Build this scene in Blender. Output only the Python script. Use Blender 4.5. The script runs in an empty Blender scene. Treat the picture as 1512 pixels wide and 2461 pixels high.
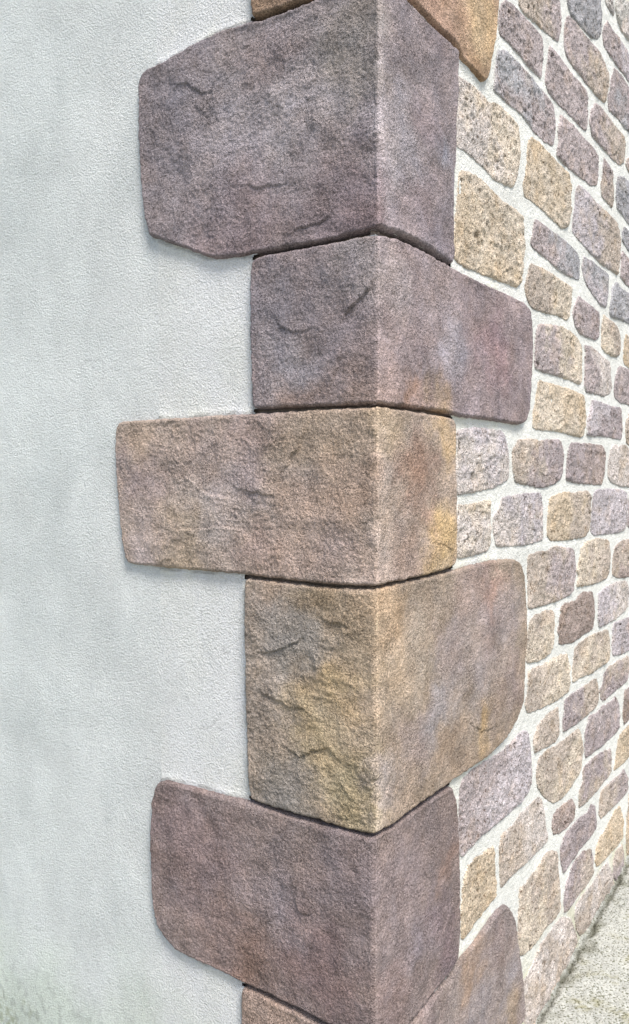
import bpy, math
import numpy as np

# ------------------------------------------------------------------ camera, sky, sun, exposure
scene = bpy.context.scene
EYE = 1.5
FPX = 2061.0                      # focal length measured on a 1512 x 2461 view of the photo
PITCH = math.atan((1230.5-1168)/FPX)
cam_d = bpy.data.cameras.new('camera'); cam = bpy.data.objects.new('camera', cam_d)
scene.collection.objects.link(cam); scene.camera = cam
cam.location = (0, 0, EYE)
cam.rotation_euler = (math.radians(90)-PITCH, 0, 0)
cam_d.sensor_fit = 'VERTICAL'; cam_d.sensor_height = 24.0
cam_d.lens = 24.0*FPX/2461.0
cam_d.clip_start = 0.02; cam_d.clip_end = 500

SUN_EL = math.radians(57)
SUN_DIR_H = (0.37, -0.929)        # horizontal direction towards the sun (x, y)
SUN_AZ = math.atan2(SUN_DIR_H[0], SUN_DIR_H[1])
w = bpy.data.worlds.new('World'); scene.world = w; w.use_nodes = True
nt = w.node_tree; nt.nodes.clear()
sky = nt.nodes.new('ShaderNodeTexSky'); sky.sky_type = 'NISHITA'; sky.sun_disc = False
sky.sun_elevation = SUN_EL; sky.sun_rotation = SUN_AZ
sky.air_density = 1.0; sky.dust_density = 2.5; sky.ozone_density = 1.0
bg = nt.nodes.new('ShaderNodeBackground'); bg.inputs['Strength'].default_value = 0.11
wo = nt.nodes.new('ShaderNodeOutputWorld')
nt.links.new(sky.outputs[0], bg.inputs[0]); nt.links.new(bg.outputs[0], wo.inputs[0])
sd = bpy.data.lights.new('sun', 'SUN'); sun = bpy.data.objects.new('sun', sd)
scene.collection.objects.link(sun)
sd.energy = 2.7; sd.angle = math.radians(18); sd.color = (1.0, 0.96, 0.90)
from mathutils import Vector
_d = Vector((SUN_DIR_H[0]*math.cos(SUN_EL), SUN_DIR_H[1]*math.cos(SUN_EL), math.sin(SUN_EL)))
sun.rotation_euler = _d.to_track_quat('Z', 'Y').to_euler()
scene.view_settings.view_transform = 'Standard'
scene.view_settings.look = 'None'
scene.view_settings.gamma = 1.0
scene.view_settings.exposure = 0.77

# ------------------------------------------------------------------ geometry of the place
DIST = 1.7
T = 0.015                         # how far the quoins stand proud of the walls
def ray(x, y):                    # direction through a point of the 1512 x 2461 view
    a = np.array([(x-756)/FPX, 1.0, -(y-1230.5)/FPX])
    c, s = math.cos(PITCH), math.sin(PITCH)
    return np.array([a[0], a[1]*c + a[2]*s, -a[1]*s + a[2]*c])
rR = ray(2208, 1168); UR = np.array([rR[0], rR[1], 0.]); UR /= np.linalg.norm(UR)
UL = np.array([-UR[1], UR[0], 0.])
NL, NR = -UR, -UL
rc_ = ray(907.5, 1168)
CORNER = np.array([rc_[0]/rc_[1]*DIST, DIST, 0.0])
EYEV = np.array([0, 0, EYE])
def onwall(x, y, side, off=0.0):  # measured photo point -> (u, z) on a wall plane; u<0 left wall, u>0 right wall
    r = ray(x, y)
    n, u = (NL, UL) if side == 'L' else (NR, UR)
    p0 = CORNER + n*off
    t = np.dot(p0-EYEV, n)/np.dot(r, n)
    p = EYEV + r*t
    s = np.dot(p-CORNER, u)
    return (-s if side == 'L' else s, p[2])
RC = 0.011
def pos(U, Z, H):                 # unfolded wall coordinates -> world, walls folded round a softened corner
    U = np.asarray(U); P = np.zeros(U.shape+(3,))
    ph = np.clip((U/RC+1)*math.pi/4, 0, math.pi/2)
    n = np.cos(ph)[..., None]*NL + np.sin(ph)[..., None]*NR
    base = CORNER - RC*(NL+NR) + RC*n
    over_l = np.clip(-U-RC, 0, None); over_r = np.clip(U-RC, 0, None)
    P = base + over_l[..., None]*UL + over_r[..., None]*UR + H[..., None]*n
    P[..., 2] += Z
    return P

# ------------------------------------------------------------------ numpy noise
def _hash(ix, iy, seed):
    h = (ix.astype(np.int64)*374761393 + iy.astype(np.int64)*668265263 + seed*2147483647) & 0xffffffff
    h = ((h ^ (h >> 13))*1274126177) & 0xffffffff
    return ((h ^ (h >> 16)) & 0xffff)/65535.0
def perlin(x, y, seed=0):
    xi, yi = np.floor(x), np.floor(y); xf, yf = x-xi, y-yi
    def g(ix, iy, dx, dy):
        a = _hash(ix, iy, seed)*2*math.pi
        return np.cos(a)*dx + np.sin(a)*dy
    u = xf*xf*xf*(xf*(xf*6-15)+10); v = yf*yf*yf*(yf*(yf*6-15)+10)
    a = g(xi, yi, xf, yf); b = g(xi+1, yi, xf-1, yf); c = g(xi, yi+1, xf, yf-1); d = g(xi+1, yi+1, xf-1, yf-1)
    return ((a*(1-u)+b*u)*(1-v) + (c*(1-u)+d*u)*v)*1.5
def fbm(x, y, seed=0, octv=4, gain=0.5):
    s = 0; a = 1.0; f = 1.0
    for k in range(octv):
        s = s + a*perlin(x*f+k*17.3, y*f+k*9.1, seed+k*7); a *= gain; f *= 2.03
    return s
def ridged(x, y, seed=0, octv=4):
    s = 0; a = 1.0; f = 1.0
    for k in range(octv):
        s = s + a*(1-2*np.abs(perlin(x*f+k*5.3, y*f+k*3.7, seed+k*11))); a *= 0.5; f *= 2.1
    return s/1.9
def sstep(a, b, x):
    t = np.clip((x-a)/(b-a), 0, 1); return t*t*(3-2*t)
rng = np.random.default_rng(7)

# ------------------------------------------------------------------ polygon tools
def smooth_poly(P, rough=0.0, seed=0, n=2, step=0.004, cut=0.2, grow=0.0):
    P = np.array(P, float)
    for _ in range(n):
        Q = np.roll(P, -1, 0)
        P = np.stack([P*(1-cut)+Q*cut, P*cut+Q*(1-cut)], 1).reshape(-1, 2)
    seg = np.linalg.norm(np.roll(P, -1, 0)-P, axis=1); L = np.concatenate([[0], np.cumsum(seg)])
    m = max(24, int(L[-1]/step)); t = np.linspace(0, L[-1], m, endpoint=False)
    Pc = np.vstack([P, P[:1]])
    R = np.stack([np.interp(t, L, Pc[:, 0]), np.interp(t, L, Pc[:, 1])], 1)
    if rough or grow:
        tan = np.roll(R, -1, 0)-np.roll(R, 1, 0); tan /= np.linalg.norm(tan, axis=1)[:, None]+1e-9
        nrm = np.stack([-tan[:, 1], tan[:, 0]], 1)
        a = fbm(R[:, 0]*45, R[:, 1]*45, seed, 3)*rough
        area = 0.5*np.sum(R[:, 0]*np.roll(R[:, 1], -1)-np.roll(R[:, 0], -1)*R[:, 1])
        R = R + nrm*(a-math.copysign(grow, area))[:, None]
    return R
def sdf(X, Y, P):                  # + inside; also nearest boundary point
    X = X.ravel(); Y = Y.ravel(); A = P; B = np.roll(P, -1, 0)
    best = np.full(X.shape, 1e9); bx = np.zeros_like(X); by = np.zeros_like(X); ins = np.zeros(X.shape, bool)
    for (ax, ay), (cx, cy) in zip(A, B):
        dx, dy = cx-ax, cy-ay; L = dx*dx+dy*dy+1e-15
        t = np.clip(((X-ax)*dx+(Y-ay)*dy)/L, 0, 1)
        px = ax+t*dx; py = ay+t*dy; d = (X-px)**2+(Y-py)**2
        m = d < best; best = np.where(m, d, best); bx = np.where(m, px, bx); by = np.where(m, py, by)
        if ay != cy:
            cr = (ay > Y) != (cy > Y)
            xi = ax+(Y-ay)*dx/dy if dy else ax
            ins ^= cr & (X < xi)
    d = np.sqrt(best)
    return np.where(ins, d, -d), bx, by

ORIG = CORNER.copy()
def mesh_from_grid(name, XY, H, faces, cols, mat, parent, mapf=pos, smear=None):
    P = mapf(XY[:, 0], XY[:, 1], H) - ORIG
    me = bpy.data.meshes.new(name)
    me.vertices.add(len(P)); me.vertices.foreach_set('co', P.astype(np.float32).ravel())
    nf = len(faces)
    me.loops.add(nf*4); me.loops.foreach_set('vertex_index', faces.astype(np.int32).ravel())
    me.polygons.add(nf)
    me.polygons.foreach_set('loop_start', np.arange(0, nf*4, 4, dtype=np.int32))
    me.polygons.foreach_set('loop_total', np.full(nf, 4, np.int32))
    me.polygons.foreach_set('use_smooth', np.ones(nf, bool))
    me.update(calc_edges=True)
    at = me.color_attributes.new('Col', 'FLOAT_COLOR', 'POINT')
    c4 = np.ones((len(P), 4), np.float32); c4[:, :3] = cols
    at.data.foreach_set('color', c4.ravel())
    if smear is not None:
        a2 = me.attributes.new('smear', 'FLOAT', 'POINT'); a2.data.foreach_set('value', smear.astype(np.float32))
    me.materials.append(mat)
    me.validate()
    o = bpy.data.objects.new(name, me); scene.collection.objects.link(o)
    if parent: o.parent = parent
    else: o.location = ORIG
    return o
def poly_grid(P, g, pad=0.0):
    x0, y0 = P.min(0)-g; x1, y1 = P.max(0)+g
    nx = int((x1-x0)/g)+2; ny = int((y1-y0)/g)+2
    X, Y = np.meshgrid(x0+np.arange(nx)*g, y0+np.arange(ny)*g)
    d, bx, by = sdf(X, Y, P)
    X = X.ravel().copy(); Y = Y.ravel().copy()
    idx = np.arange(nx*ny).reshape(ny, nx)
    q = np.stack([idx[:-1, :-1], idx[:-1, 1:], idx[1:, 1:], idx[1:, :-1]], -1).reshape(-1, 4)
    keep = (d[q] > 0).any(1); q = q[keep]
    used = np.unique(q); remap = -np.ones(nx*ny, int); remap[used] = np.arange(len(used))
    out = d <= 0
    X[out] = bx[out]; Y[out] = by[out]; d = np.where(out, 0, d)
    return np.stack([X[used], Y[used]], 1), d[used], remap[q]

SAT = 0.74
def lin(rgb):
    c = np.array(rgb, float)/255.0
    c = c.mean() + (c-c.mean())*SAT
    return np.where(c <= 0.04045, c/12.92, ((c+0.055)/1.055)**2.4)

# ------------------------------------------------------------------ materials
def new_mat(name):
    m = bpy.data.materials.new(name); m.use_nodes = True
    nt = m.node_tree; b = nt.nodes['Principled BSDF']
    return m, nt, b
def N(nt, t, **kw):
    n = nt.nodes.new(t)
    for k, v in kw.items(): setattr(n, k, v)
    return n
def noise_node(nt, co, scale, detail=2, rough=0.5, vec_scale=None):
    n = N(nt, 'ShaderNodeTexNoise'); n.inputs['Scale'].default_value = scale
    n.inputs['Detail'].default_value = detail; n.inputs['Roughness'].default_value = rough
    nt.links.new(co, n.inputs['Vector']); return n
def ramp(nt, fac, p0, c0, p1, c1):
    r = N(nt, 'ShaderNodeValToRGB'); e = r.color_ramp.elements
    e[0].position = p0; e[0].color = (*c0, 1); e[1].position = p1; e[1].color = (*c1, 1)
    nt.links.new(fac, r.inputs[0]); return r
def mul(nt, a, b, fac=1.0, mode='MULTIPLY'):
    m = N(nt, 'ShaderNodeMix', data_type='RGBA', blend_type=mode); m.inputs[0].default_value = fac
    nt.links.new(a, m.inputs[6]); nt.links.new(b, m.inputs[7]); return m.outputs[2]
def grain_material(name, g_scale, g_dark, g_light, bump, bump2, rough=0.95, speck=None, smear=False, coarse=(60, .85, 1.12), gmin=0.65):
    m, nt, b = new_mat(name)
    tc = N(nt, 'ShaderNodeTexCoord'); co = tc.outputs['Object']
    at = N(nt, 'ShaderNodeAttribute', attribute_name='Col')
    n1 = noise_node(nt, co, g_scale, 3, 0.65)
    n2 = noise_node(nt, co, g_scale*0.33, 3, 0.6)
    n3 = noise_node(nt, co, coarse[0], 3, 0.6)
    r1 = ramp(nt, n1.outputs[0], 0.36, (g_dark,)*3, 0.62, (g_light,)*3)
    r3 = ramp(nt, n3.outputs[0], 0.3, (coarse[1],)*3, 0.7, (coarse[2],)*3)
    lf = noise_node(nt, co, 9.0, 4, 0.6)
    lr = N(nt, 'ShaderNodeMapRange'); lr.inputs[1].default_value = 0.35; lr.inputs[2].default_value = 0.65
    lr.inputs[3].default_value = gmin; lr.inputs[4].default_value = 1.0; nt.links.new(lf.outputs[0], lr.inputs[0])
    gm = N(nt, 'ShaderNodeMix', data_type='RGBA', blend_type='MULTIPLY'); nt.links.new(lr.outputs[0], gm.inputs[0])
    nt.links.new(at.outputs['Color'], gm.inputs[6]); nt.links.new(r1.outputs[0], gm.inputs[7])
    c = gm.outputs[2]; c = mul(nt, c, r3.outputs[0])
    if speck:
        n4 = noise_node(nt, co, speck[0], 1, 0.4)
        r4 = ramp(nt, n4.outputs[0], speck[1], speck[3], speck[2], (1, 1, 1))
        c = mul(nt, c, r4.outputs[0])
    if smear:
        sm = N(nt, 'ShaderNodeAttribute', attribute_name='smear')
        n5 = noise_node(nt, co, 170, 3, 0.7)
        ad = N(nt, 'ShaderNodeMath', operation='ADD'); nt.links.new(sm.outputs['Fac'], ad.inputs[0]); nt.links.new(n5.outputs[0], ad.inputs[1])
        r5 = ramp(nt, ad.outputs[0], 0.86, (0, 0, 0), 1.16, (0.92, 0.92, 0.92))
        mx = N(nt, 'ShaderNodeMix', data_type='RGBA'); nt.links.new(r5.outputs[0], mx.inputs[0])
        nt.links.new(c, mx.inputs[6]); mx.inputs[7].default_value = (0.78, 0.775, 0.73, 1)
        c = mx.outputs[2]
    nt.links.new(c, b.inputs['Base Color'])
    b.inputs['Roughness'].default_value = rough; b.inputs['Specular IOR Level'].default_value = 0.15
    bu = N(nt, 'ShaderNodeBump'); bu.inputs['Strength'].default_value = 1; bu.inputs['Distance'].default_value = bump
    nt.links.new(lr.outputs[0], bu.inputs['Strength']); nt.links.new(n1.outputs[0], bu.inputs['Height'])
    bv = N(nt, 'ShaderNodeBump'); bv.inputs['Strength'].default_value = 1; bv.inputs['Distance'].default_value = bump2
    nt.links.new(n2.outputs[0], bv.inputs['Height']); nt.links.new(bv.outputs[0], bu.inputs['Normal'])
    nt.links.new(bu.outputs[0], b.inputs['Normal'])
    return m
M_QUOIN = grain_material('sandstone_quoin', 235, 0.54, 1.30, 0.0160, 0.0100, coarse=(70, .92, 1.07))
M_FIELD = grain_material('sandstone_rubble', 230, 0.56, 1.26, 0.0140, 0.0100, coarse=(60, .90, 1.08), smear=True,
                         speck=(150, 0.30, 0.40, (0.45, 0.40, 0.36)))
M_PLAST = grain_material('white_render', 215, 0.86, 1.05, 0.0140, 0.0040, gmin=0.90, coarse=(18, .97, 1.03))
M_MORT = grain_material('white_mortar', 230, 0.88, 1.05, 0.0050, 0.0050, speck=(330, 0.28, 0.34, (0.6, 0.6, 0.56)), coarse=(25, .95, 1.04), gmin=0.85)
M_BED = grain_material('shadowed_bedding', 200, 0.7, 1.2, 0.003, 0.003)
M_CONC = grain_material('mossy_concrete', 170, 0.68, 1.20, 0.0045, 0.006, speck=(170, 0.34, 0.42, (0.50, 0.50, 0.40)))

# ------------------------------------------------------------------ measured outlines (view coordinates 1512 x 2461)
# each quoin: left-face outline from corner top round to corner bottom, right-face outline corner bottom round to corner top
QUOINS = [
 dict(label='brown and orange quoin cut by the top edge, above the big grey mauve one',
  L=[(907,-330),(760,-300),(597,-240),(600,-100),(602,0),(606,46),(640,36),(740,-3),(820,-35),(907,-78)],
  R=[(907,-78),(960,-28),(1030,46),(1098,112),(1112,145),(1140,174),(1160,198),(1172,193),(1183,130),(1192,90),(1197,10),(1200,-120),(1198,-230),(1100,-330),(1000,-420),(907,-500)],
  base=(154,126,102), blobs=[('L',680,20,.12,(120,98,80)),('R',1060,20,.10,(160,126,108)),('R',1165,60,.07,(186,160,118)),('R',1120,-40,.08,(178,150,116)),('R',1150,165,.03,(120,92,66))], ledges=[]),
 dict(label='largest quoin, dark grey mauve with a slanting lower left edge',
  L=[(907,-64),(820,-24),(740,4),(640,44),(605,50),(532,72),(462,106),(393,148),(358,163),(345,172),(334,195),(332,280),(335,370),(340,460),(348,530),(360,568),(400,584),(440,596),(480,612),(518,624),(560,619),(610,611),(700,596),(780,580),(850,563),(907,550)],
  R=[(907,550),(930,556),(975,572),(1020,594),(1060,624),(1085,637),(1090,620),(1088,560),(1086,480),(1093,380),(1097,280),(1100,200),(1100,122),(1080,104),(1030,58),(960,-14),(907,-64)],
  base=(124,114,117), blobs=[('L',650,260,.13,(142,136,140)),('L',480,420,.08,(138,130,134)),('R',945,380,.05,(158,152,157)),('L',560,520,.10,(118,100,104)),('L',820,480,.09,(106,90,93)),('R',1000,500,.05,(128,112,116)),('L',430,330,.07,(116,108,114)),('L',650,140,.05,(118,98,94)),('L',830,120,.07,(120,114,106)),('L',420,250,.07,(120,114,120)),
     ('L',880,540,.05,(110,92,98)),('R',950,250,.05,(150,144,150)),('R',1030,300,.035,(122,108,112)),('R',1075,400,.03,(138,138,150)),('R',960,500,.05,(146,136,142)),('R',1060,560,.04,(126,116,124)),('R',1050,120,.03,(120,106,108))],
  ledges=[('L',[(690,560),(740,543),(785,520),(790,512)],.004),('L',[(560,445),(640,450),(690,440)],.003),('L',[(410,200),(450,205),(480,220),(520,215)],.003)]),
 dict(label='grey mauve quoin long on its right face, bluish patch in the middle',
  L=[(907,563),(870,566),(830,575),(760,589),(700,600),(640,610),(612,620),(603,636),(600,700),(601,780),(603,860),(604,930),(606,968),(612,985),(700,981),(800,977),(907,972)],
  R=[(907,972),(950,977),(1000,983),(1060,990),(1100,1001),(1180,1012),(1250,1022),(1262,1016),(1270,990),(1276,930),(1279,850),(1277,780),(1272,745),(1258,726),(1220,706),(1170,684),(1120,660),(1085,642),(1040,615),(990,588),(950,571),(907,563)],
  base=(132,118,120), blobs=[('L',660,750,.07,(114,110,117)),('L',760,680,.07,(108,101,106)),('L',800,800,.06,(108,100,103)),('L',700,880,.05,(134,130,136)),('L',720,955,.04,(126,102,88)),('L',860,940,.05,(128,108,98)),('L',860,640,.05,(128,122,122)),('L',840,830,.06,(116,104,106)),
     ('R',950,700,.05,(150,138,136)),('R',1085,830,.045,(146,142,152)),('R',1190,850,.06,(140,112,116)),('R',1130,800,.05,(138,122,124)),('R',1230,770,.05,(144,128,130)),('R',1000,960,.03,(158,120,96)),('R',1060,975,.035,(160,132,96)),('R',940,920,.04,(150,128,122)),('R',1060,700,.05,(142,128,128)),('R',1160,950,.05,(140,126,130))],
  ledges=[('L',[(820,775),(850,735),(890,690),(900,660)],.006),('L',[(800,915),(812,870),(825,830)],.005),('L',[(650,760),(700,800),(760,790)],.003),('R',[(1240,880),(1215,920),(1180,950)],.003)]),
 dict(label='long tan quoin reaching furthest left, ochre patches on its right face',
  L=[(907,976),(850,978),(750,983),(650,990),(600,992),(450,1002),(340,1008),(292,1012),(279,1024),(277,1080),(280,1140),(285,1210),(291,1280),(300,1335),(309,1356),(400,1366),(500,1374),(590,1382),(700,1396),(800,1406),(850,1409),(907,1409)],
  R=[(907,1409),(950,1401),(1010,1387),(1060,1374),(1088,1363),(1095,1345),(1096,1260),(1096,1180),(1094,1100),(1094,1020),(1086,1003),(1040,994),(980,985),(940,979),(907,976)],
  base=(146,130,118), blobs=[('L',340,1150,.06,(142,126,128)),('L',600,1050,.05,(138,120,118)),('L',450,1320,.045,(156,138,116)),('L',520,1200,.06,(156,146,142)),('L',560,1150,.05,(140,126,130)),('L',780,1040,.06,(148,128,108)),('L',720,1280,.08,(148,126,114)),('L',800,1330,.06,(144,124,118)),('L',330,1060,.05,(150,130,112)),('L',480,1090,.05,(144,126,120)),('L',620,1355,.05,(140,118,112)),('L',330,1310,.04,(152,138,136)),
     ('L',850,1180,.05,(142,118,102)),('R',930,1020,.04,(160,138,108)),('R',940,1250,.04,(156,140,128)),('R',1000,1130,.045,(140,106,88)),('R',1070,1060,.035,(180,150,106)),('R',1070,1300,.05,(190,156,96)),('R',980,1320,.045,(152,128,116)),('R',1040,1230,.03,(138,108,94))],
  ledges=[('L',[(560,1195),(510,1195),(470,1160)],.0055),('L',[(592,1292),(570,1270),(520,1262),(470,1275),(420,1275),(400,1240)],.0055),('L',[(680,1130),(715,1080),(738,1022)],.005),('L',[(560,1170),(620,1180),(670,1200)],.005),('L',[(700,1060),(660,1065),(600,1060)],.003),('R',[(1040,1300),(1075,1315),(1090,1325)],.003)]),
 dict(label='tall multicoloured quoin with grey, ochre and rust patches and a rounded lower right edge',
  L=[(907,1414),(850,1413),(800,1411),(700,1400),(640,1393),(590,1388),(587,1410),(588,1500),(589,1600),(591,1700),(594,1800),(597,1880),(601,1918),(620,1930),(700,1953),(760,1970),(830,1992),(880,2005),(907,2003)],
  R=[(907,2003),(940,1984),(1000,1938),(1050,1903),(1085,1878),(1130,1848),(1180,1812),(1215,1776),(1240,1734),(1256,1690),(1260,1620),(1265,1530),(1264,1450),(1260,1385),(1252,1352),(1232,1341),(1190,1344),(1140,1355),(1092,1369),(1050,1380),(980,1397),(907,1414)],
  base=(140,124,108), blobs=[('L',660,1470,.055,(126,122,120)),('L',640,1620,.06,(126,118,112)),('L',700,1560,.05,(120,118,114)),('L',830,1650,.045,(156,132,90)),('L',740,1780,.055,(156,136,96)),('L',690,1905,.06,(108,106,104)),('L',780,1440,.05,(142,120,90)),('L',640,1405,.04,(148,124,104)),('L',850,1900,.06,(150,134,96)),('L',660,1730,.05,(130,118,108)),('L',870,1520,.04,(140,122,98)),
     ('R',935,1480,.045,(176,146,112)),('R',950,1620,.05,(172,150,124)),('R',1000,1600,.05,(156,140,122)),('R',1090,1540,.055,(140,128,130)),('R',1190,1420,.035,(158,120,104)),('R',1220,1500,.06,(138,128,132)),('R',1150,1620,.06,(140,132,136)),('R',1160,1370,.04,(134,112,108)),('R',1060,1690,.05,(140,136,142)),('R',1170,1745,.035,(164,132,82)),('R',1210,1560,.04,(146,132,124)),('R',1010,1770,.05,(138,124,124)),('R',960,1900,.05,(150,130,112)),('R',1090,1820,.05,(136,116,98)),('R',930,1900,.035,(154,146,150)),('R',1230,1650,.05,(134,118,116)),('R',1180,1480,.06,(142,126,126)),('R',1130,1440,.05,(142,124,120)),('R',1200,1720,.03,(136,120,110))],
  ledges=[('L',[(610,1570),(660,1565),(710,1545),(725,1520)],.005),('L',[(760,1480),(800,1500),(850,1510)],.004),('L',[(620,1660),(680,1690),(760,1720)],.004),('L',[(680,1790),(720,1815),(790,1800),(820,1830)],.005),('R',[(1120,1500),(1140,1600),(1145,1700)],.002),('R',[(1120,1730),(1160,1760),(1215,1735)],.003)]),
 dict(label='plain dark mauve quoin lowest of the fully visible ones',
  L=[(907,2010),(850,1998),(780,1979),(700,1957),(640,1938),(600,1924),(520,1906),(440,1885),(395,1874),(378,1880),(366,1915),(362,1980),(362,2060),(364,2140),(368,2190),(382,2232),(420,2282),(470,2308),(520,2330),(580,2360),(650,2390),(720,2424),(800,2466),(907,2526)],
  R=[(907,2526),(950,2490),(990,2455),(1040,2387),(1080,2340),(1100,2305),(1105,2250),(1106,2180),(1105,2100),(1102,2030),(1100,1960),(1095,1915),(1086,1887),(1050,1911),(1000,1946),(950,1982),(907,2010)],
  base=(120,106,103), blobs=[('L',470,2060,.09,(124,104,104)),('L',670,2180,.06,(128,116,120)),('L',420,2000,.05,(112,96,96)),('L',760,2330,.07,(102,80,80)),('L',560,2260,.06,(126,104,98)),('L',830,2120,.07,(118,104,106)),('L',600,2330,.05,(128,98,84)),
     ('R',960,2120,.06,(132,118,120)),('R',1080,2060,.03,(122,96,84)),('R',1050,2200,.04,(124,108,114)),('R',1000,2280,.05,(136,124,130)),('R',950,2400,.05,(132,112,110)),('R',1080,2280,.04,(120,102,108))],
  ledges=[('L',[(700,2140),(720,2190),(760,2200)],.003),('R',[(1100,2170),(1080,2200),(1060,2250)],.003)]),
 dict(label='brown grey quoin at the foot of the corner, broad on its right face',
  L=[(907,2533),(850,2500),(800,2473),(720,2431),(650,2396),(582,2366),(580,2420),(581,2520),(583,2620),(586,2670),(700,2735),(800,2790),(907,2850)],
  R=[(907,2850),(1000,2730),(1100,2610),(1180,2540),(1255,2462),(1262,2440),(1258,2380),(1252,2330),(1245,2280),(1238,2210),(1230,2190),(1222,2175),(1210,2178),(1185,2200),(1160,2238),(1130,2275),(1106,2300),(1098,2318),(1083,2346),(1040,2396),(990,2462),(950,2497),(907,2533)],
  base=(132,120,116), blobs=[('L',640,2430,.08,(150,124,108)),('R',1140,2330,.04,(146,118,94)),('R',1200,2250,.05,(128,112,110)),('R',1230,2350,.04,(128,122,126)),('R',1150,2430,.06,(134,126,128)),('R',1040,2440,.04,(126,108,106)),('R',1230,2430,.04,(148,128,104))], ledges=[]),
]

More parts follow.
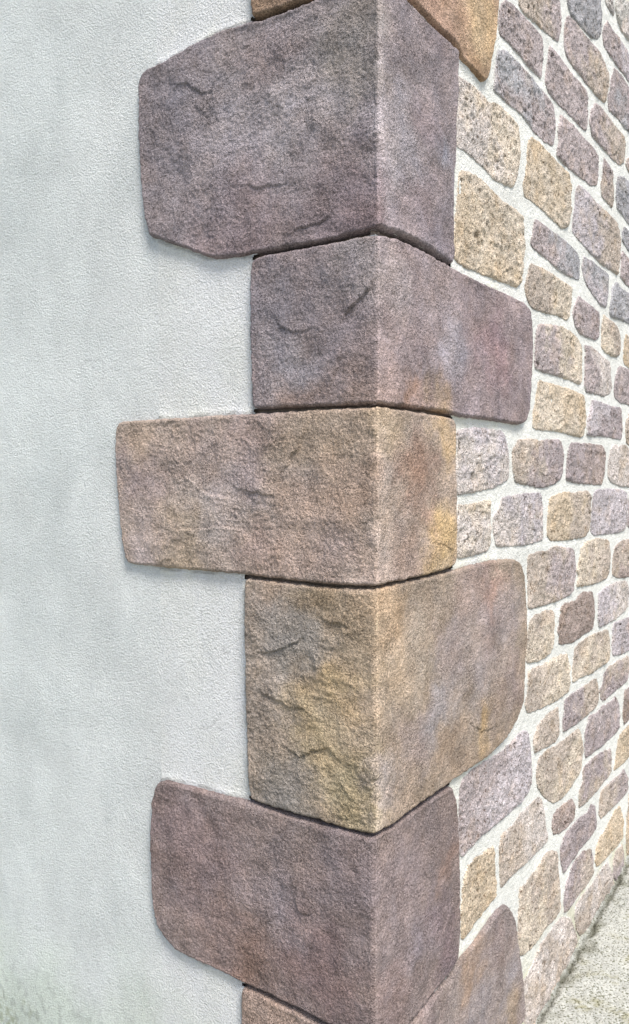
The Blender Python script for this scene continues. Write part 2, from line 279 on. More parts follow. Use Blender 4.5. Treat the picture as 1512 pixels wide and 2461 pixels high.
# field stones of the right wall: kind code + outline in a zoomed view ('A'..'D' quarter views, 'a'..'f' edge views)
VIEWS = {'A':(1100,0,3.024),'B':(1100,600,3.024),'C':(1100,1250,3.024),'D':(1100,1904,3.024),
         'a':(1400,0,6.15),'b':(1400,350,6.15),'c':(1400,700,6.15),'d':(1400,1050,6.15),'e':(1400,1400,6.15),'f':(1400,1750,6.15)}
PAL = dict(M=(190,174,176), B=(224,206,182), O=(217,193,160), T=(202,184,168), D=(176,154,145), G=(176,176,184),
           P=(180,164,168), L=(216,204,198), K=(200,190,198), R=(186,164,157), W=(218,214,208))
STONES = [
('A','MM',[(575,15),(640,60),(720,150),(800,240),(840,290),(850,380),(845,480),(835,590),(760,520),(680,410),(590,310),(530,260),(518,180),(530,100),(550,40)]),
('A','TM',[(670,-60),(850,-60),(970,-10),(985,100),(985,200),(965,300),(945,300),(880,240),(800,170),(720,100),(680,40)]),
('A','GG',[(1040,-40),(1180,-120),(1290,-20),(1305,120),(1300,230),(1270,290),(1220,280),(1140,190),(1070,110),(1050,40)]),
('a','WL',[(1040,-200),(1250,-50),(1500,300),(1500,900),(1300,720),(1120,480),(1060,300),(1030,100)]),
('a','WM',[(850,-330),(980,-200),(985,60),(1000,230),(920,120),(860,0)]),
('a','KM',[(900,340),(960,450),(1060,600),(1160,740),(1210,860),(1290,1000),(1330,1300),(1280,1360),(1180,1200),(1060,1020),(940,850),(850,700),(830,560),(850,430)]),
('A','TM',[(1050,130),(1100,180),(1180,290),(1270,390),(1330,500),(1360,580),(1350,680),(1330,780),(1280,740),(1200,650),(1130,560),(1060,480),(1025,400),(1015,290),(1030,180)]),
('A','MM',[(905,365),(960,430),(1050,560),(1120,640),(1180,700),(1190,800),(1185,920),(1180,1000),(1120,950),(1040,860),(960,780),(895,700),(875,640),(885,520)]),
('A','MG',[(510,400),(570,400),(650,480),(740,580),(830,690),(920,800),(940,900),(940,1020),(925,1110),(860,1080),(780,1000),(690,870),(590,790),(520,720),(480,690),(485,600),(500,480)]),
('A','BL',[(195,600),(270,640),(380,730),(430,800),(500,810),(580,880),(650,960),(665,1080),(660,1250),(640,1360),(610,1430),(540,1400),(480,1370),(400,1280),(300,1200),(240,1140),(195,1130),(188,1000),(190,800)]),
('a','MG',[(1010,1080),(1100,1180),(1200,1350),(1320,1520),(1400,1700),(1400,2200),(1290,2100),(1160,1980),(1050,1820),(930,1700),(910,1550),(940,1400),(950,1270),(980,1180)]),
('A','TM',[(1265,800),(1330,870),(1400,960),(1470,1050),(1485,1130),(1475,1240),(1440,1260),(1370,1200),(1290,1110),(1230,1030),(1215,950),(1225,850)]),
('A','MM',[(990,890),(1030,930),(1100,1000),(1170,1080),(1240,1140),(1275,1210),(1275,1300),(1265,1410),(1220,1420),(1150,1360),(1060,1290),(1000,1240),(955,1190),(980,1100),(970,1000)]),
('A','OB',[(765,1065),(820,1110),(900,1200),(980,1280),(1045,1340),(1060,1440),(1050,1620),(1040,1730),(1000,1750),(930,1680),(860,1610),(780,1550),(710,1500),(700,1420),(720,1350),(730,1200),(745,1090)]),
('A','BO',[(215,1325),(300,1350),(380,1400),(450,1470),(540,1560),(620,1610),(690,1670),(700,1800),(695,1960),(675,2170),(640,2195),(520,2150),(430,2110),(340,2070),(250,2040),(180,1980),(170,1880),(190,1600),(205,1420)]),
('A','TM',[(1320,1225),(1350,1270),(1385,1330),(1388,1450),(1380,1590),(1340,1550),(1300,1500),(1295,1430),(1310,1330)]),
('b','GG',[(1060,620),(1150,640),(1250,720),(1420,880),(1430,1450),(1330,1400),(1210,1320),(1120,1190),(1040,1090),(1030,950),(1040,760)]),
('A','TK',[(1130,1430),(1190,1480),(1250,1560),(1330,1630),(1400,1700),(1435,1770),(1440,1870),(1430,2000),(1420,2110),(1370,2070),(1300,2020),(1200,1920),(1120,1830),(1080,1780),(1080,1680),(1100,1560),(1105,1470)]),
('b','TM',[(1195,350),(1300,300),(1450,560),(1450,760),(1330,650),(1230,520),(1190,430)]),
('b','GG',[(1155,1410),(1250,1500),(1400,1650),(1420,1950),(1300,1880),(1200,1720),(1130,1590),(1130,1500)]),
('b','MM',[(1140,1790),(1230,1920),(1400,2100),(1450,2500),(1300,2380),(1180,2280),(1100,2170),(1115,2000),(1115,1860)]),
('B','GK',[(1165,165),(1220,200),(1300,260),(1350,300),(1350,400),(1335,540),(1300,530),(1240,450),(1190,370),(1165,320),(1155,240)]),
('B','MG',[(790,-125),(850,-80),(950,-10),(1040,60),(1110,130),(1130,190),(1125,330),(1050,300),(960,240),(900,180),(830,130),(775,90),(755,50),(770,10),(780,-60)]),
('B','TB',[(750,220),(830,250),(930,310),(1020,370),(1070,400),(1060,500),(1040,620),(1025,640),(960,600),(870,580),(770,550),(730,480),(715,380),(740,300)]),
('B','PM',[(1125,475),(1180,520),(1250,570),(1280,600),(1280,700),(1275,770),(1255,790),(1190,770),(1130,740),(1100,690),(1080,600),(1095,530)]),
('c','GG',[(1030,120),(1090,200),(1200,280),(1400,420),(1420,900),(1330,850),(1200,730),(1080,680),(960,640),(930,590),(925,480),(950,330),(960,220)]),
('c','BT',[(840,630),(900,690),(1000,770),(1060,840),(1090,980),(1095,1150),(1080,1230),(1030,1260),(960,1240),(870,1190),(810,1110),(805,900),(815,740)]),
('c','OT',[(1180,930),(1230,980),(1360,1080),(1400,1400),(1330,1500),(1230,1430),(1150,1360),(1145,1200),(1160,1040)]),
('c','MM',[(1100,1440),(1200,1480),(1300,1540),(1440,1640),(1450,2130),(1330,2060),(1200,2000),(1090,1970),(1020,1900),(1000,1820),(1020,1640),(1050,1510)]),
('c','LM',[(550,1110),(650,1140),(740,1220),(850,1310),(920,1360),(945,1450),(945,1600),(960,1740),(930,1830),(840,1880),(720,1840),(560,1810),(545,1700),(555,1500),(550,1300)]),
('B','MB',[(820,690),(900,690),(1000,710),(1060,745),(1110,785),(1145,850),(1150,950),(1150,1110),(1130,1130),(1060,1100),(950,1060),(850,1040),(790,1010),(785,900),(800,760)]),
('B','OB',[(820,1120),(920,1150),(1040,1180),(1110,1210),(1165,1230),(1165,1400),(1160,1540),(1080,1525),(960,1490),(850,1485),(780,1470),(780,1380),(800,1250)]),
('B','PK',[(1225,1265),(1300,1290),(1380,1320),(1455,1325),(1460,1450),(1455,1560),(1400,1550),(1300,1530),(1190,1530),(1195,1420),(1215,1340)]),
('d','TO',[(1230,30),(1300,60),(1430,100),(1430,560),(1300,530),(1190,460),(1180,300),(1190,150)]),
('B','LK',[(200,1500),(360,1490),(530,1510),(560,1570),(585,1680),(585,1860),(480,1920),(300,1960),(200,1980),(190,1800),(195,1620)]),
('B','TP',[(660,1580),(760,1570),(830,1590),(950,1570),(990,1590),(1005,1680),(1000,1800),(985,1860),(940,1900),(840,1925),(700,1900),(640,1880),(625,1780),(625,1650)]),
('B','PR',[(1070,1600),(1180,1605),(1310,1620),(1330,1700),(1315,1850),(1300,1905),(1220,1900),(1100,1890),(1030,1870),(1035,1750),(1045,1650)]),
('d','LT',[(980,510),(1080,530),(1180,520),(1230,590),(1420,620),(1430,1140),(1300,1150),(1100,1130),(950,1070),(905,1000),(910,760),(940,600)]),
('C','BL',[(190,120),(300,110),(400,80),(440,70),(440,200),(435,400),(420,440),(300,480),(190,500)]),
('C','LK',[(540,60),(650,40),(780,20),(830,20),(845,100),(845,250),(850,360),(760,390),(600,410),(490,410),(475,330),(470,200),(510,150),(530,90)]),
('C','OT',[(910,50),(1000,20),(1100,15),(1190,5),(1215,40),(1210,150),(1195,300),(1170,340),(1050,360),(920,370),(890,330),(900,180)]),
('d','KK',[(720,1220),(900,1210),(1100,1210),(1170,1250),(1185,1400),(1180,1650),(1160,1820),(1050,1860),(830,1880),(700,1900),(650,1850),(650,1650),(670,1400),(690,1270)]),
('d','MM',[(1250,1200),(1450,1200),(1450,1850),(1300,1830),(1215,1760),(1225,1500)]),
('C','TM',[(740,500),(800,475),(880,470),(950,430),(1010,440),(1085,450),(1100,550),(1100,650),(1075,750),(1050,790),(960,830),(840,870),(740,895),(735,750),(735,600)]),
('C','TB',[(1150,430),(1200,390),(1270,370),(1350,380),(1365,480),(1355,620),(1340,660),(1250,700),(1115,725),(1130,650),(1120,600),(1145,500)]),
('e','TR',[(1010,-50),(1100,-130),(1230,-160),(1420,-250),(1430,280),(1300,360),(1150,410),(1040,410),(970,370),(975,150),(990,0)]),
('C','BT',[(750,1000),(800,960),(870,930),(925,920),(930,1050),(920,1180),(900,1240),(820,1290),(725,1310),(730,1150)]),
('e','DD',[(530,670),(650,665),(670,770),(680,950),(665,1150),(640,1220),(500,1310),(350,1420),(200,1450),(140,1440),(150,1330),(120,1270),(150,1170),(145,1060),(180,980),(160,930),(230,830),(290,840),(340,805),(400,820),(450,720)]),
('e','LK',[(1000,530),(1080,500),(1180,490),(1215,600),(1215,850),(1150,940),(1020,1060),(900,1120),(760,1190),(745,1050),(755,850),(755,690),(820,620),(920,570)]),
('e','MM',[(1270,480),(1450,400),(1450,750),(1330,830),(1260,800)]),
('C','BT',[(740,1385),(850,1340),(940,1290),(1030,1250),(1050,1350),(1055,1480),(1040,1540),(950,1600),(850,1650),(740,1700),(715,1640),(735,1500)]),
('e','BT',[(440,1490),(550,1400),(650,1340),(750,1300),(900,1250),(915,1350),(920,1600),(900,1710),(780,1800),(640,1900),(500,1960),(360,2040),(355,1930),(375,1750),(390,1550)]),
('e','MK',[(990,1160),(1100,1110),(1250,1050),(1420,950),(1430,1430),(1280,1510),(1120,1600),(980,1630),(975,1500),(985,1350),(980,1200)]),
('C','TT',[(965,1665),(970,1750),(970,1860),(940,1920),(860,1960),(790,2000),(780,1930),(795,1850),(820,1790),(900,1710)]),
('C','PT',[(1260,1440),(1275,1520),(1275,1620),(1240,1670),(1180,1720),(1100,1780),(1005,1840),(1005,1760),(1020,1680),(1020,1610),(1080,1560),(1180,1500)]),
('e','PT',[(1190,1655),(1210,1750),(1215,1900),(1180,2050),(1050,2150),(920,2270),(830,2340),(790,2290),(800,2220),(765,2200),(820,2120),(840,1960),(890,1860),(1000,1770),(1150,1700)]),
('D','MK',[(300,170),(400,110),(520,50),(610,-30),(650,-80),(700,-130),(740,-110),(745,-50),(755,100),(755,250),(735,330),(680,400),(570,500),(470,580),(350,680),(230,820),(205,790),(205,650),(215,450),(225,260)]),
('D','TB',[(1130,-150),(1150,-30),(1150,80),(1130,180),(1070,280),(1000,370),(930,410),(870,370),(810,290),(805,180),(820,80),(880,20),(960,-20),(1050,-90)]),
('f','PM',[(1020,150),(1060,220),(1080,350),(1075,600),(1030,680),(900,800),(750,930),(600,1050),(555,1070),(550,900),(555,700),(600,560),(620,450),(720,420),(800,320),(900,250),(970,220)]),
('f','DP',[(1160,60),(1250,-20),(1430,-150),(1430,300),(1330,370),(1200,520),(1160,550),(1140,450),(1150,250)]),
('D','TL',[(810,385),(840,400),(855,480),(870,600),(885,690),(860,730),(780,810),(690,890),(600,980),(535,1060),(530,950),(525,750),(540,670),(620,600),(680,510),(750,450)]),
('D','RR',[(1075,395),(1095,450),(1090,530),(1040,590),(980,640),(930,650),(920,600),(935,520),(960,480),(1010,440)]),
('D','PT',[(1365,0),(1370,90),(1370,170),(1340,220),(1280,290),(1220,360),(1150,430),(1130,440),(1130,330),(1155,250),(1160,170),(1200,110),(1280,50)]),
('f','OO',[(1230,600),(1420,450),(1420,900),(1300,950),(1170,1130),(1060,1220),(990,1270),(1010,1150),(1040,950),(1060,820),(1100,730),(1180,660)]),
('D','OO',[(460,755),(470,850),(480,1000),(480,1130),(400,1230),(310,1340),(225,1460),(215,1380),(225,1200),(235,1050),(265,930),(310,870),(390,820)]),
('D','PP',[(1215,435),(1245,450),(1260,600),(1230,650),(1180,710),(1120,790),(1060,870),(1010,950),(990,860),(985,770),(1010,690),(1060,620),(1110,560),(1180,510),(1205,470)]),
('D','TM',[(1470,165),(1495,220),(1500,320),(1450,380),(1380,450),(1300,530),(1280,500),(1285,400),(1300,330),(1350,280),(1420,220)]),
('f','TO',[(1240,1650),(1400,1450),(1420,2000),(1420,2300),(1330,2500),(1200,2600),(1185,2400),(1200,2000)]),
('D','TB',[(900,795),(950,800),(960,900),(975,1050),(980,1230),(940,1300),(870,1370),(800,1470),(730,1550),(680,1580),(660,1480),(665,1350),(680,1200),(680,1080),(740,1020),(810,920),(850,840)]),
('D','PT',[(1215,775),(1230,860),(1225,970),(1180,1050),(1110,1140),(1050,1230),(1020,1250),(1015,1150),(1030,1040),(1060,960),(1100,880),(1150,810)]),
('D','OO',[(1440,450),(1460,540),(1460,680),(1410,750),(1330,840),(1270,900),(1250,860),(1260,780),(1280,700),(1320,640),(1370,560),(1400,490)]),
('D','TM',[(1455,740),(1470,820),(1465,900),(1430,970),(1405,1010),(1390,970),(1390,880),(1410,800)]),
('D','TL',[(1340,880),(1370,940),(1390,1050),(1350,1120),(1290,1190),(1230,1290),(1190,1380),(1140,1430),(1110,1380),(1100,1280),(1110,1210),(1160,1130),(1220,1060),(1290,950)]),
('D','TL',[(980,1310),(1060,1310),(1090,1400),(1115,1480),(1080,1550),(1040,1650),(970,1780),(900,1900),(830,2000),(760,2130),(720,2130),(705,1950),(700,1800),(740,1740),(780,1640),(830,1520),(900,1430),(950,1350)]),
]

# ------------------------------------------------------------------ organisation
def empty(name, label, cat):
    o = bpy.data.objects.new(name, None); scene.collection.objects.link(o)
    o.location = ORIG; o.empty_display_size = 0.1
    o['label'] = label; o['category'] = cat; o['kind'] = 'thing'
    return o
pier = empty('corner_pier', 'column of big mauve and tan blocks between the white rendered wall and the small stones', 'stone corner')
rubble = empty('stone_wall', 'wall of small mauve, beige and ochre stones in white mortar, right of the blocks', 'stone wall')

# colour helper: soft irregular patches of pigment in the stone
K_ALB = {'L': 1.0, 'R': 0.95}
def paint(U, Z, base, blobs, seed):
    wu = U + 0.045*fbm(U*8, Z*8, seed, 5, 0.6); wz = Z + 0.045*fbm(U*8+40, Z*8, seed+3, 5, 0.6)
    base = lin(base)
    acc = np.tile(base*0.9, (len(U), 1)); wt = np.full(len(U), 0.9)
    for side, x, y, r, rgb in blobs:
        bu, bz = onwall(x, y, side)
        wgt = 2.1*np.exp(-(((wu-bu)**2+(wz-bz)**2)/(r*r*1.5)))
        acc += wgt[:, None]*lin(rgb)*K_ALB[side]; wt += wgt
    return acc/wt[:, None]

# ------------------------------------------------------------------ quoins
QPOLY = []
for q in QUOINS:
    pl = [onwall(x, y, 'L', -T*0.45) for x, y in q['L']]
    pr = [onwall(x, y, 'R', -T*0.45) for x, y in q['R']]
    pl[0] = (0.0, pl[0][1]); pl[-1] = (0.0, pl[-1][1]); 
    zt = 0.5*(pl[0][1]+pr[-1][1]) if q is not QUOINS[0] else pl[0][1]
    zb = 0.5*(pl[-1][1]+pr[0][1])
    pl[0] = (0.0, zt); pl[-1] = (0.0, zb)
    P = np.array(pl + pr[1:-1])
    # fix folding: points measured on the right face must lie right of the corner
    P[len(pl):, 0] = np.maximum(P[len(pl):, 0], 0.004)
    P[1:len(pl)-1, 0] = np.minimum(P[1:len(pl)-1, 0], -0.004)
    QPOLY.append(P)
def ledge(U, Z, side, pts, amp):
    P = [onwall(x, y, side) for x, y in pts]
    h = np.zeros(len(U)); best = np.full(len(U), 1e9); sg = np.ones(len(U)); tt = np.zeros(len(U)); n = len(P)-1
    Uw = U+0.006*fbm(U*30, Z*30, 91, 3); Zw = Z+0.006*fbm(U*30, Z*30, 92, 3)
    for k in range(n):
        (ax, ay), (cx, cy) = P[k], P[k+1]
        dx, dy = cx-ax, cy-ay; L = dx*dx+dy*dy
        t = np.clip(((Uw-ax)*dx+(Zw-ay)*dy)/L, 0, 1)
        d = np.hypot(Uw-ax-t*dx, Zw-ay-t*dy); m = d < best
        best = np.where(m, d, best); sg = np.where(m, np.sign(dx*(Zw-ay)-dy*(Uw-ax)), sg); tt = np.where(m, (k+t)/n, tt)
    fade = np.sin(np.clip(tt, 0.02, 0.98)*math.pi)**0.5
    up = np.exp(-best/0.026)*amp*(1-np.exp(-best/0.0025)*0.35); dn = -np.exp(-best/0.012)*amp*0.32
    return np.where(sg > 0, up, dn)*fade
for i, (q, P) in enumerate(zip(QUOINS, QPOLY)):
    S = smooth_poly(P, 0.0018, 100+i, n=2, step=0.004, cut=0.12, grow=0.0011)
    XY, d, F = poly_grid(S, 0.0024)
    U, Z = XY[:, 0], XY[:, 1]
    dep = 0.036
    de = np.clip(d + 0.0015*fbm(U*60, Z*60, 5+i, 3)*(d > 0.003), 0, None)
    r = 0.011
    t = np.clip(de/r, 0, 1)
    H = -dep + dep*np.sqrt(np.clip(1-(1-t)**2.6, 0, 1))
    inner = sstep(0.0, 0.02, d)
    H += inner*(0.0052*fbm(U*7, Z*7, 20+i, 3) + 0.0013*fbm(U*24, Z*24, 40+i, 3) - 0.0012)
    rg = ridged(U*13+0.4*fbm(U*20, Z*20, 7, 2), Z*17, 60+i, 4)
    lf = np.where(U < 0, 1.0, 0.35)*(0.55 if i in (1, 2, 5, 6) else 1.0)
    H += lf*inner*0.0028*sstep(0.45, 0.95, rg)*sstep(0.0, 0.6, fbm(U*5, Z*5, 80+i, 2))
    H += inner*0.0011*fbm(U*110, Z*110, 30+i, 2)
    H -= inner*(0.0040*sstep(0.30, 0.9, fbm(U*6+9, Z*20, 50+i, 3))+0.0015*fbm(U*3, Z*16, 55+i, 3))*np.exp(-(U/0.016)**2)
    # flaked bedding: small terraces following a slanting grain
    tv = 3.2*fbm(U*6+Z*3, Z*8-U*2, 640+i, 5, 0.55); fr = tv-np.floor(tv)
    ter = (np.floor(tv)+sstep(0.0, 0.22, fr))*0.0017 - tv*0.0012
    H += inner*ter*[.3, .9, .6, 1.2, 1.3, .35, .3][i]*np.where(U < 0, 1.0, 0.30)*sstep(-0.5, 0.5, fbm(U*4, Z*4, 660+i, 2))
    for side, pts, amp in q['ledges']: H += inner*ledge(U, Z, side, pts, amp)
    H = np.minimum(H, 0.012)
    aL, aR = [(0, 0), (-.0025, .0045), (-.001, .0015), (.0005, -.001), (.0015, -.0025), (.0030, -.0055), (0, -.001)][i]
    wR = np.clip((U/RC+1)/2, 0, 1)
    H += (aL*(1-wR)+aR*wR)*sstep(0.0, 0.012, d)*np.exp(-np.abs(U)/0.35)
    C = paint(U, Z, q['base'], q['blobs'], 300+i)
    C *= [.95, .93, .93, .97, .97, .96, .98][i]
    C *= (1 + 0.15*fbm(U*26, Z*26, 400+i, 4))[:, None]
    tint = fbm(U*14, Z*14, 500+i, 3)
    C *= np.stack([1+0.03*tint, 1+0*tint, 1-0.04*tint], 1)
    edge_pale = 0.30*np.exp(-np.clip(U-0.004, 0, 1)/0.030)*(U > 0)*(1+0.8*fbm(U*16, Z*7, 600+i, 3))  # right face paler towards the corner edge
    C *= (1+edge_pale)[:, None]
    C = np.clip(C*1.93*np.array([1.02, 0.99, 0.97]), 0.01, 0.8)
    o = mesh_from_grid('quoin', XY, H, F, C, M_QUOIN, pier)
    o['label'] = q['label']; o['group'] = 'corner blocks stacked up the corner'

# bedding behind the joints, shade of the deep gaps put into its dark colour
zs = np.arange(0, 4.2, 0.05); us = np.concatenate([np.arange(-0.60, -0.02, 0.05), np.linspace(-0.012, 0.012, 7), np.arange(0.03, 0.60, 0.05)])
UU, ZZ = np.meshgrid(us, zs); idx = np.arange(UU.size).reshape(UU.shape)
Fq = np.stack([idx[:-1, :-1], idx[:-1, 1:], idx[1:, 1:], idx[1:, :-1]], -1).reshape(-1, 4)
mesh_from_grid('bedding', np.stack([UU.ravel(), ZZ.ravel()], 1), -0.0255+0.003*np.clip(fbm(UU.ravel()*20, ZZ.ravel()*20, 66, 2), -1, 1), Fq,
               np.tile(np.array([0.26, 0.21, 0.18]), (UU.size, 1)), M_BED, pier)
# more blocks above and below the traced ones so the corner goes on
def extra_quoin(ul, ur, z0, z1, seed, base):
    P = np.array([(0, z1), (-ul*.5, z1), (-ul, z1-.01), (-ul-.005, (z0+z1)/2), (-ul, z0+.01), (-ul*.5, z0), (0, z0), (ur*.5, z0), (ur, z0+.01), (ur+.005, (z0+z1)/2), (ur, z1-.01), (ur*.5, z1)])
    S = smooth_poly(P, 0.002, seed, step=0.01); XY, d, F = poly_grid(S, 0.008)
    H = -0.036+0.036*np.sqrt(np.clip(1-(1-np.clip(d/0.013, 0, 1))**2.6, 0, 1)) + sstep(0, .02, d)*0.004*fbm(XY[:, 0]*8, XY[:, 1]*8, seed, 3)
    C = np.tile(lin(base), (len(XY), 1))*(1+0.2*fbm(XY[:, 0]*8, XY[:, 1]*8, seed+5, 3))[:, None]
    o = mesh_from_grid('quoin', XY, H, F, C, M_QUOIN, pier); o['group'] = 'corner blocks stacked up the corner'
z_lo = QPOLY[-1][:, 1].min(); z_hi = QPOLY[0][:, 1].max()
print('quoin z range', z_lo, z_hi)

# ------------------------------------------------------------------ nearness to quoins, used by both wall sheets
QS = [smooth_poly(P, 0.0, 0, n=2, step=0.012) for P in QPOLY]
def quoin_field(U, Z):
    D = np.stack([sdf(U, Z, S)[0] for S in QS], 0); D.sort(axis=0)
    return D[-1], D[-2]
def sheet(name, u0, u1, z0, z1, gu, gz, offs, colf, mat, parent, seed, amp, lip, fine):
    us = gu if isinstance(gu, np.ndarray) else np.arange(u0, u1+1e-6, gu); zs = gz if isinstance(gz, np.ndarray) else np.arange(z0, z1, gz)
    UU, ZZ = np.meshgrid(us, zs); idx = np.arange(UU.size).reshape(UU.shape)
    U, Z = UU.ravel(), ZZ.ravel()
    m = np.abs(U) < 0.62
    d1 = np.full(U.shape, -1.0); d2 = np.full(U.shape, -1.0)
    a, b = quoin_field(U[m], Z[m]); d1[m] = a; d2[m] = b
    sink = ((d1 > 0.008) | ((d1 > -0.008) & (d2 > -0.008)))
    F = np.stack([idx[:-1, :-1], idx[:-1, 1:], idx[1:, 1:], idx[1:, :-1]], -1).reshape(-1, 4)
    F = F[~sink[F].any(1)]
    H = offs + amp*fbm(U*3.5, Z*3.5, seed, 2) + fine*fbm(U*40, Z*40, seed+2, 3) + 0.0011*ridged(U*7+Z*3, Z*5-U*2, seed+8, 3)*sstep(-0.2, 0.5, fbm(U*2.5, Z*2.5, seed+9, 2))
    H += lip*np.exp(-((d1+0.004)/0.010)**2)*(0.9+0.8*fbm(U*12, Z*12, seed+4, 2))
    used = np.unique(F); rm = -np.ones(U.size, int); rm[used] = np.arange(len(used))
    XY = np.stack([U[used], Z[used]], 1)
    return mesh_from_grid(name, XY, H[used], rm[F], colf(U[used], Z[used], d1[used]), mat, parent)

# ------------------------------------------------------------------ left: white rendered wall
zbl = onwall(0, 2461, 'L', -T)[1]
def plaster_col(U, Z, d1):
    c = np.tile(np.array([0.885, 0.90, 0.88]), (len(U), 1))
    v = fbm(U*4.0, Z*2.6, 700, 4); v2 = fbm(U*14, Z*8, 702, 4)
    c *= (1+0.055*v+0.030*v2)[:, None]
    near = np.exp(-np.clip(-d1, 0, 1)/0.16)          # render brighter and warmer towards the blocks
    c = c*(1-near[:, None])+near[:, None]*np.minimum(c*np.array([1.07, 1.055, 1.04]), 0.93)
    lf_ = sstep(-0.35, -1.2, U+0.1*fbm(U*3, Z*3, 701, 3))[:, None]
    c = c*(1-lf_)+lf_*c*np.array([0.935, 0.965, 0.965])
    blot = (sstep(-0.2, 0.8, fbm(U*3.4+1+0.4*fbm(U*9, Z*9, 704, 3), Z*2.8, 703, 5))*(1-near))[:, None]*0.5
    c = c*(1-blot)+blot*c*np.array([0.89, 0.905, 0.91])
    g = sstep(0.42, 0.02, Z - zbl + 0.16*fbm(U*5, Z*5, 705, 3))[:, None]
    c = c*(1-g) + g*c*np.array([0.90, 0.94, 0.87])
    dr = (sstep(0.35, 0.0, Z - zbl)*sstep(0.15, 0.6, fbm(U*40, Z*30, 706, 3)))[:, None]*0.25
    c = c*(1-dr)
    mo = (sstep(0.11, 0.0, Z - zbl + 0.07*fbm(U*14, Z*14, 707, 4))*sstep(-1.06, -1.17, U+0.05*fbm(U*10, Z*10, 709, 3)))[:, None]*0.75
    mo = mo*sstep(-0.5, 0.4, fbm(U*60, Z*60, 708, 3))[:, None]
    c = c*(1-mo) + mo*np.array([0.36, 0.40, 0.25])
    e = (np.exp(-np.abs(d1)/0.02)*sstep(-0.2, 0.5, fbm(U*8, Z*8, 713, 3)))[:, None]*0.6
    c = c*(1-e) + e*c*np.array([1.02, 1.01, 0.93])
    # hairline gap between render and stone, painted as a dark line, not carved
    k = (np.exp(-((d1+0.0035+0.002*fbm(U*50, Z*50, 715, 2))/0.0028)**2)*sstep(-0.05, 0.35, fbm(U*11+3, Z*11, 716, 3)))[:, None]*0.5
    c = c*(1-k) + k*np.array([0.16, 0.14, 0.11])
    # a few wandering hairline cracks
    hc = np.abs(fbm(U*2.3+0.15*fbm(U*12, Z*12, 717, 3), Z*1.7, 718, 3)); hk = (np.exp(-(hc/0.006)**2)*sstep(0.25, 0.6, fbm(U*3, Z*3, 719, 2)))[:, None]*0.22
    return c*(1-hk)
gu = np.concatenate([np.arange(-9.0, -1.36, 0.04), np.arange(-1.36, 0.0, 0.0035)])
gz = np.concatenate([np.arange(-0.1, 0.35, 0.004), np.arange(0.35, 2.75, 0.0035), np.arange(2.75, 4.25, 0.05)])
pw = sheet('rendered_wall', 0, 0, 0, 0, gu, gz, -T, plaster_col, M_PLAST, None, 720, 0.0030, 0.0030, 0.0002)
pw['label'] = 'smooth white rendered wall filling the left side, greenish near its foot'; pw['category'] = 'wall'; pw['kind'] = 'thing'

# ------------------------------------------------------------------ right: mortar and field stones
def mortar_col(U, Z, d1):
    c = np.tile(np.array([0.77, 0.77, 0.725]), (len(U), 1))
    c *= (1+0.06*fbm(U*5, Z*5, 750, 3))[:, None]
    e = (np.exp(-np.abs(d1)/0.02)*sstep(-0.3, 0.4, fbm(U*9, Z*9, 752, 3)))[:, None]*0.6
    c = c*(1-e)+e*c*np.array([0.97, 0.95, 0.82])
    zg = Z-(0.02+0.03*U); k = sstep(0.16, 0.0, zg+0.08*fbm(U*12, Z*12, 754, 4))[:, None]
    return c*(1-k)+k*c*np.array([0.86, 0.84, 0.70])
gu = np.concatenate([np.arange(0.0, 2.1, 0.004), np.arange(2.1, 9.0, 0.04)])
gz = np.concatenate([np.arange(-0.1, 3.45, 0.004), np.arange(3.45, 4.25, 0.05)])
mo = sheet('mortar', 0, 0, 0, 0, gu, gz, -T, mortar_col, M_MORT, rubble, 760, 0.0030, 0.002, 0.0010)

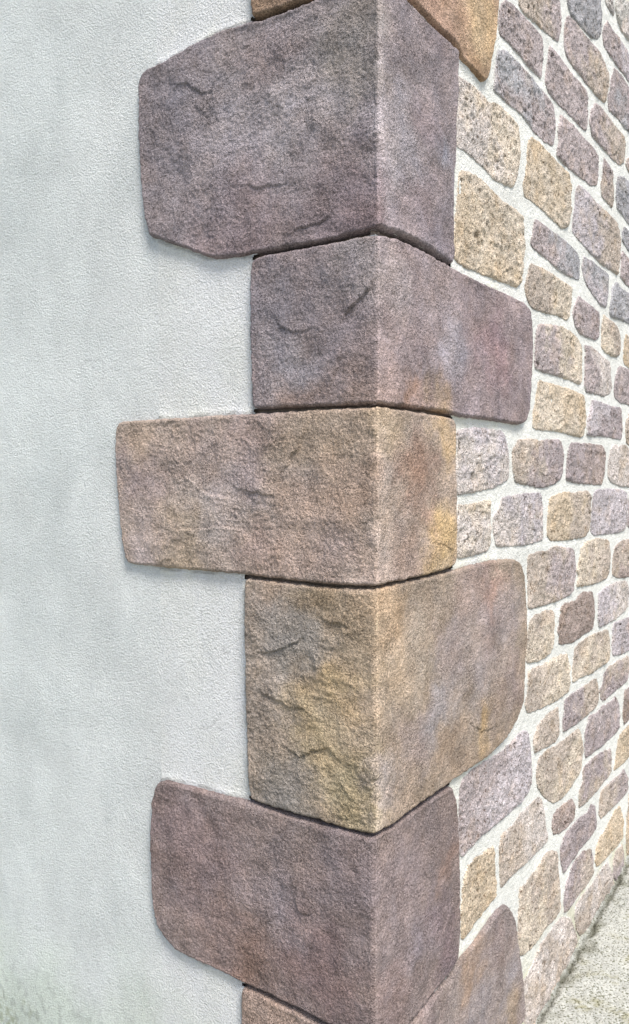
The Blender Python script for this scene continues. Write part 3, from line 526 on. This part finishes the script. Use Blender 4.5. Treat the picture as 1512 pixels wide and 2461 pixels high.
OFF_S = -T+0.002
def view_pt(v, x, y):
    x0, y0, s = VIEWS[v]
    return ((x0+x/s)*1512/1600, (y0+y/s)*2461/2604)
KIND = dict(M='mauve', B='beige', O='ochre', T='tan', D='dark brown', G='bluish grey', P='purplish', L='pale pinkish', K='lilac grey', R='reddish', W='whitish')
def field_stone(P, code, seed, g, rough=0.0022):
    ctr = P.mean(0); dv = P-ctr; ln = np.linalg.norm(dv, axis=1)[:, None]
    P = P + dv/ln*0.0020
    S = smooth_poly(P, rough, 900+seed, n=2, cut=0.09, grow=0.0064, step=0.004 if g < 0.01 else 0.02)
    XY, d, F = poly_grid(S, g)
    U, Z = XY[:, 0], XY[:, 1]
    size = d.max()
    r = np.random.default_rng(seed)
    # cushion shape: rises quickly at the rim, then slowly to the middle
    H = OFF_S - 0.010 + 0.0112*np.sqrt(np.clip(1-(1-np.clip(d/0.0045, 0, 1))**2.2, 0, 1)) + 0.0012*np.clip(d/0.03, 0, 1)
    inner = sstep(0.0, 0.012, d)
    H += inner*(0.0042*fbm(U*15, Z*15, 1000+seed, 4) + 0.0012*fbm(U*80, Z*80, 1100+seed, 2))
    rg = ridged(U*16, Z*26, 1200+seed, 4)
    H += inner*0.0035*sstep(0.3, 0.9, rg)
    MH = 0.0030*fbm(U*3.5, Z*3.5, 760, 2)+0.0010*fbm(U*40, Z*40, 762, 3)
    tx, tz = r.uniform(-.02, .02, 2); cu, cz = U.mean(), Z.mean()
    H += inner*(tx*(U-cu)+tz*(Z-cz))
    H += MH*0.8
    H = np.where(d > 0.004, np.maximum(H, -T+MH+0.0016+0.15*(H+T)), H)
    pn = fbm(U*42, Z*42, 1300+seed, 3); area = sstep(-0.15, 0.45, fbm(U*9, Z*9, 1400+seed, 2))
    pit = sstep(0.42, 0.75, pn)*area*inner
    H -= 0.0055*pit*0.8; H = np.where(d > 0.004, np.maximum(H, -T+MH+0.0004), H)
    a, b = lin(PAL[code[0]]), lin(PAL[code[1]])
    ang = r.uniform(0, 6.28); ramp_ = ((U-cu)*math.cos(ang)+(Z-cz)*math.sin(ang))/max(size*2, 0.01)
    mixf = sstep(-0.6, 0.7, ramp_ + 0.9*fbm(U*11, Z*11, 1500+seed, 3))[:, None]
    C = a*(1-mixf)+b*mixf
    C *= (1+0.10*fbm(U*28, Z*28, 1600+seed, 3)+r.uniform(-.04, .04))[:, None]
    och = (sstep(0.15, 0.7, fbm(U*13+7, Z*13, 1700+seed, 3))*0.40)[:, None]
    C = C*(1-och)+och*C*np.array([1.06, 0.95, 0.78])
    C = C*(1-0.55*pit[:, None]) * (1-pit[:, None]*np.array([0.0, 0.06, 0.14]))
    grey = C.mean(1, keepdims=True); C = grey+(C-grey)*0.86
    C = np.clip(C*1.12*np.array([1.01, 0.995, 0.97]), 0.01, 0.85)
    smear = 0.58*np.exp(-d/0.005)*(1+0.5*fbm(U*20, Z*20, 1800+seed, 2)) 
    return XY, H, F, C, smear
FP = []
for k, (v, code, pts) in enumerate(STONES):
    P = np.array([onwall(*view_pt(v, x, y), 'R', OFF_S) for x, y in pts]); FP.append(P)
    far = P[:, 0].mean()
    XY, H, F, C, sm = field_stone(P, code, k, 0.0028 if far < 0.9 else 0.0036)
    o = mesh_from_grid('field_stone', XY, H, F, C, M_FIELD, rubble, smear=sm)
    o['group'] = 'small stones set in white mortar'
    if code[0] in 'OGDR' or (code[0] in 'LK' and far < 0.6):
        pass
ends = [tuple(np.round(onwall(x*1512/1600, y*2461/2604, 'R', -T), 3)) for x, y in ((1364, 2604), (1480, 2380), (1596, 2192))]
print('ground contact', ends)

# courses of the same stones beyond what the photo shows, in one stuff part
quad = []
FPs = [(P.min(0), P.max(0), P) for P in FP]
z = 0.10; row = 0
while z < 4.1:
    h = 0.16+0.08*rng.random(); u = 0.30+0.2*rng.random()
    while u < 4.2:
        wd = 0.17+0.14*rng.random()
        g_ = 0.014
        P = np.array([(u+g_, z+g_), (u+wd/2, z+g_+rng.uniform(-.006, .006)), (u+wd-g_, z+g_), (u+wd-g_, z+h/2), (u+wd-g_-rng.uniform(0, .02), z+h-g_), (u+wd/2, z+h-g_+rng.uniform(-.008, .008)), (u+g_+rng.uniform(0, .02), z+h-g_), (u+g_, z+h/2)])
        P += rng.uniform(-.006, .006, P.shape)
        ok = True
        gx, gy = np.meshgrid(np.linspace(u-0.01, u+wd+0.01, 7), np.linspace(z-0.01, z+h+0.01, 7))
        for lo, hi, T_ in FPs:
            if lo[0] > u+wd+.02 or hi[0] < u-.02 or lo[1] > z+h+.02 or hi[1] < z-.02: continue
            if (sdf(gx, gy, T_)[0] > -0.008).any() : ok = False; break
            if (sdf(T_[:, 0], T_[:, 1], P)[0] > -0.01).any(): ok = False; break
        if ok and u < 0.65:
            q1, _ = quoin_field(gx.ravel(), gy.ravel())
            if (q1 > -0.015).any(): ok = False
        if ok:     # only outside the picture
            W = pos(np.array([p[0] for p in P]), np.array([p[1] for p in P]), np.full(len(P), -T)) - EYEV
            c_, s_ = math.cos(PITCH), math.sin(PITCH)
            dep = W[:, 1]*c_ - W[:, 2]*s_; up = W[:, 1]*s_ + W[:, 2]*c_
            px = 756+FPX*W[:, 0]/dep; py = 1230.5-FPX*up/dep
            if ((px > 0) & (px < 1514) & (py > -6) & (py < 2461)).any(): ok = False
        if ok: quad.append(P)
        u += wd
    z += h; row += 1
XYs, Hs, Fs, Cs, Ss = [], [], [], [], []; n0 = 0
codes = ['MM', 'TM', 'BT', 'PT', 'OB', 'TL', 'GM', 'MK', 'TB', 'LK']
for k, P in enumerate(quad):
    XY, H, F, C, sm = field_stone(P, codes[rng.integers(len(codes))], 200+k, 0.012)
    XYs.append(XY); Hs.append(H); Fs.append(F+n0); Cs.append(C); Ss.append(sm); n0 += len(XY)
print('extra stones', len(quad))
if quad:
    o = mesh_from_grid('further_stones', np.vstack(XYs), np.concatenate(Hs), np.vstack(Fs), np.vstack(Cs), M_FIELD, rubble, smear=np.concatenate(Ss))
    o['kind'] = 'stuff'
extra_quoin(0.42, 0.24, z_hi+0.008, z_hi+0.40, 3001, (124, 114, 117)) if z_hi < 3.9 else None
extra_quoin(0.24, 0.42, z_hi+0.408, z_hi+0.80, 3002, (150, 128, 112)) if z_hi < 3.5 else None

# ------------------------------------------------------------------ ground
def gz_at(u, v):                    # u along the right wall (negative round the left side), v outwards from it
    sl = ends[1][1]-(ends[1][0])*KS
    return sl + KS*np.clip(u, -1, 5)
KS = (ends[2][1]-ends[0][1])/(ends[2][0]-ends[0][0])
fine_u = np.arange(-0.3, 2.3, 0.006); fine_v = np.arange(-0.06, 0.9, 0.006)
gu_ = np.concatenate([np.linspace(-200, -0.33, 200), fine_u, np.linspace(2.35, 200, 200)])
gv_ = np.concatenate([np.linspace(-200, -0.07, 200), fine_v, np.linspace(0.95, 200, 200)])
UU, VV = np.meshgrid(gu_, gv_); idx = np.arange(UU.size).reshape(UU.shape)
Fq = np.stack([idx[:-1, :-1], idx[:-1, 1:], idx[1:, 1:], idx[1:, :-1]], -1).reshape(-1, 4)
U, V = UU.ravel(), VV.ravel()
def gmap(U, V, H):
    P = CORNER + U[:, None]*UR + V[:, None]*NR
    P[:, 2] = H
    return P
near = np.clip(V, 0, 1)
H = gz_at(U, V) + 0.004*fbm(U*5, V*5, 2000, 3)*sstep(3, 1, np.abs(U)) + 0.0022*fbm(U*40, V*40, 2001, 3)
Vw = V+0.010*fbm(U*14, V*2, 2002, 3)+T
crack = np.exp(-((Vw-0.016)/0.008)**2)
H -= 0.016*crack*(0.6+0.6*fbm(U*18, U*0, 2003, 2))
H += 0.010*sstep(0.06, 0.0, Vw)*fbm(U*30, V*30, 2004, 3)
dirt = sstep(0.10, 0.0, np.abs(Vw-0.02)+0.05*fbm(U*16, V*16, 2006, 4)+0.02)
c = np.tile(np.array([0.42, 0.425, 0.39]), (len(U), 1))
c *= (1+0.12*fbm(U*4, V*4, 2010, 4)+0.10*fbm(U*45, V*45, 2011, 3))[:, None]
moss = (sstep(0.0, 0.75, fbm(U*9, V*9, 2012, 5)+1.9*(V-0.10))*sstep(-0.7, 0.3, fbm(U*70, V*70, 2013, 3)))[:, None]*0.85
c = c*(1-moss)+moss*np.array([0.27, 0.26, 0.17])
dk = (dirt*sstep(-0.2, 0.5, fbm(U*9, V*9, 2014, 3)))[:, None]*0.8
c = c*(1-dk)+dk*np.array([0.15, 0.15, 0.11])
far_ = ((U < -0.31) | (U > 2.31) | (V > 0.91) | (V < -0.065))[:, None]
c = np.where(far_, np.array([0.34, 0.345, 0.30]), c)
dk = (crack*0.7)[:, None]; c = c*(1-dk)+dk*np.array([0.07, 0.07, 0.05])
g = mesh_from_grid('ground', np.stack([U, V], 1), H, Fq, c, M_CONC, None, mapf=gmap)
g['kind'] = 'structure'; g['label'] = 'pale concrete ground with yellow green moss at the foot of the stone wall'
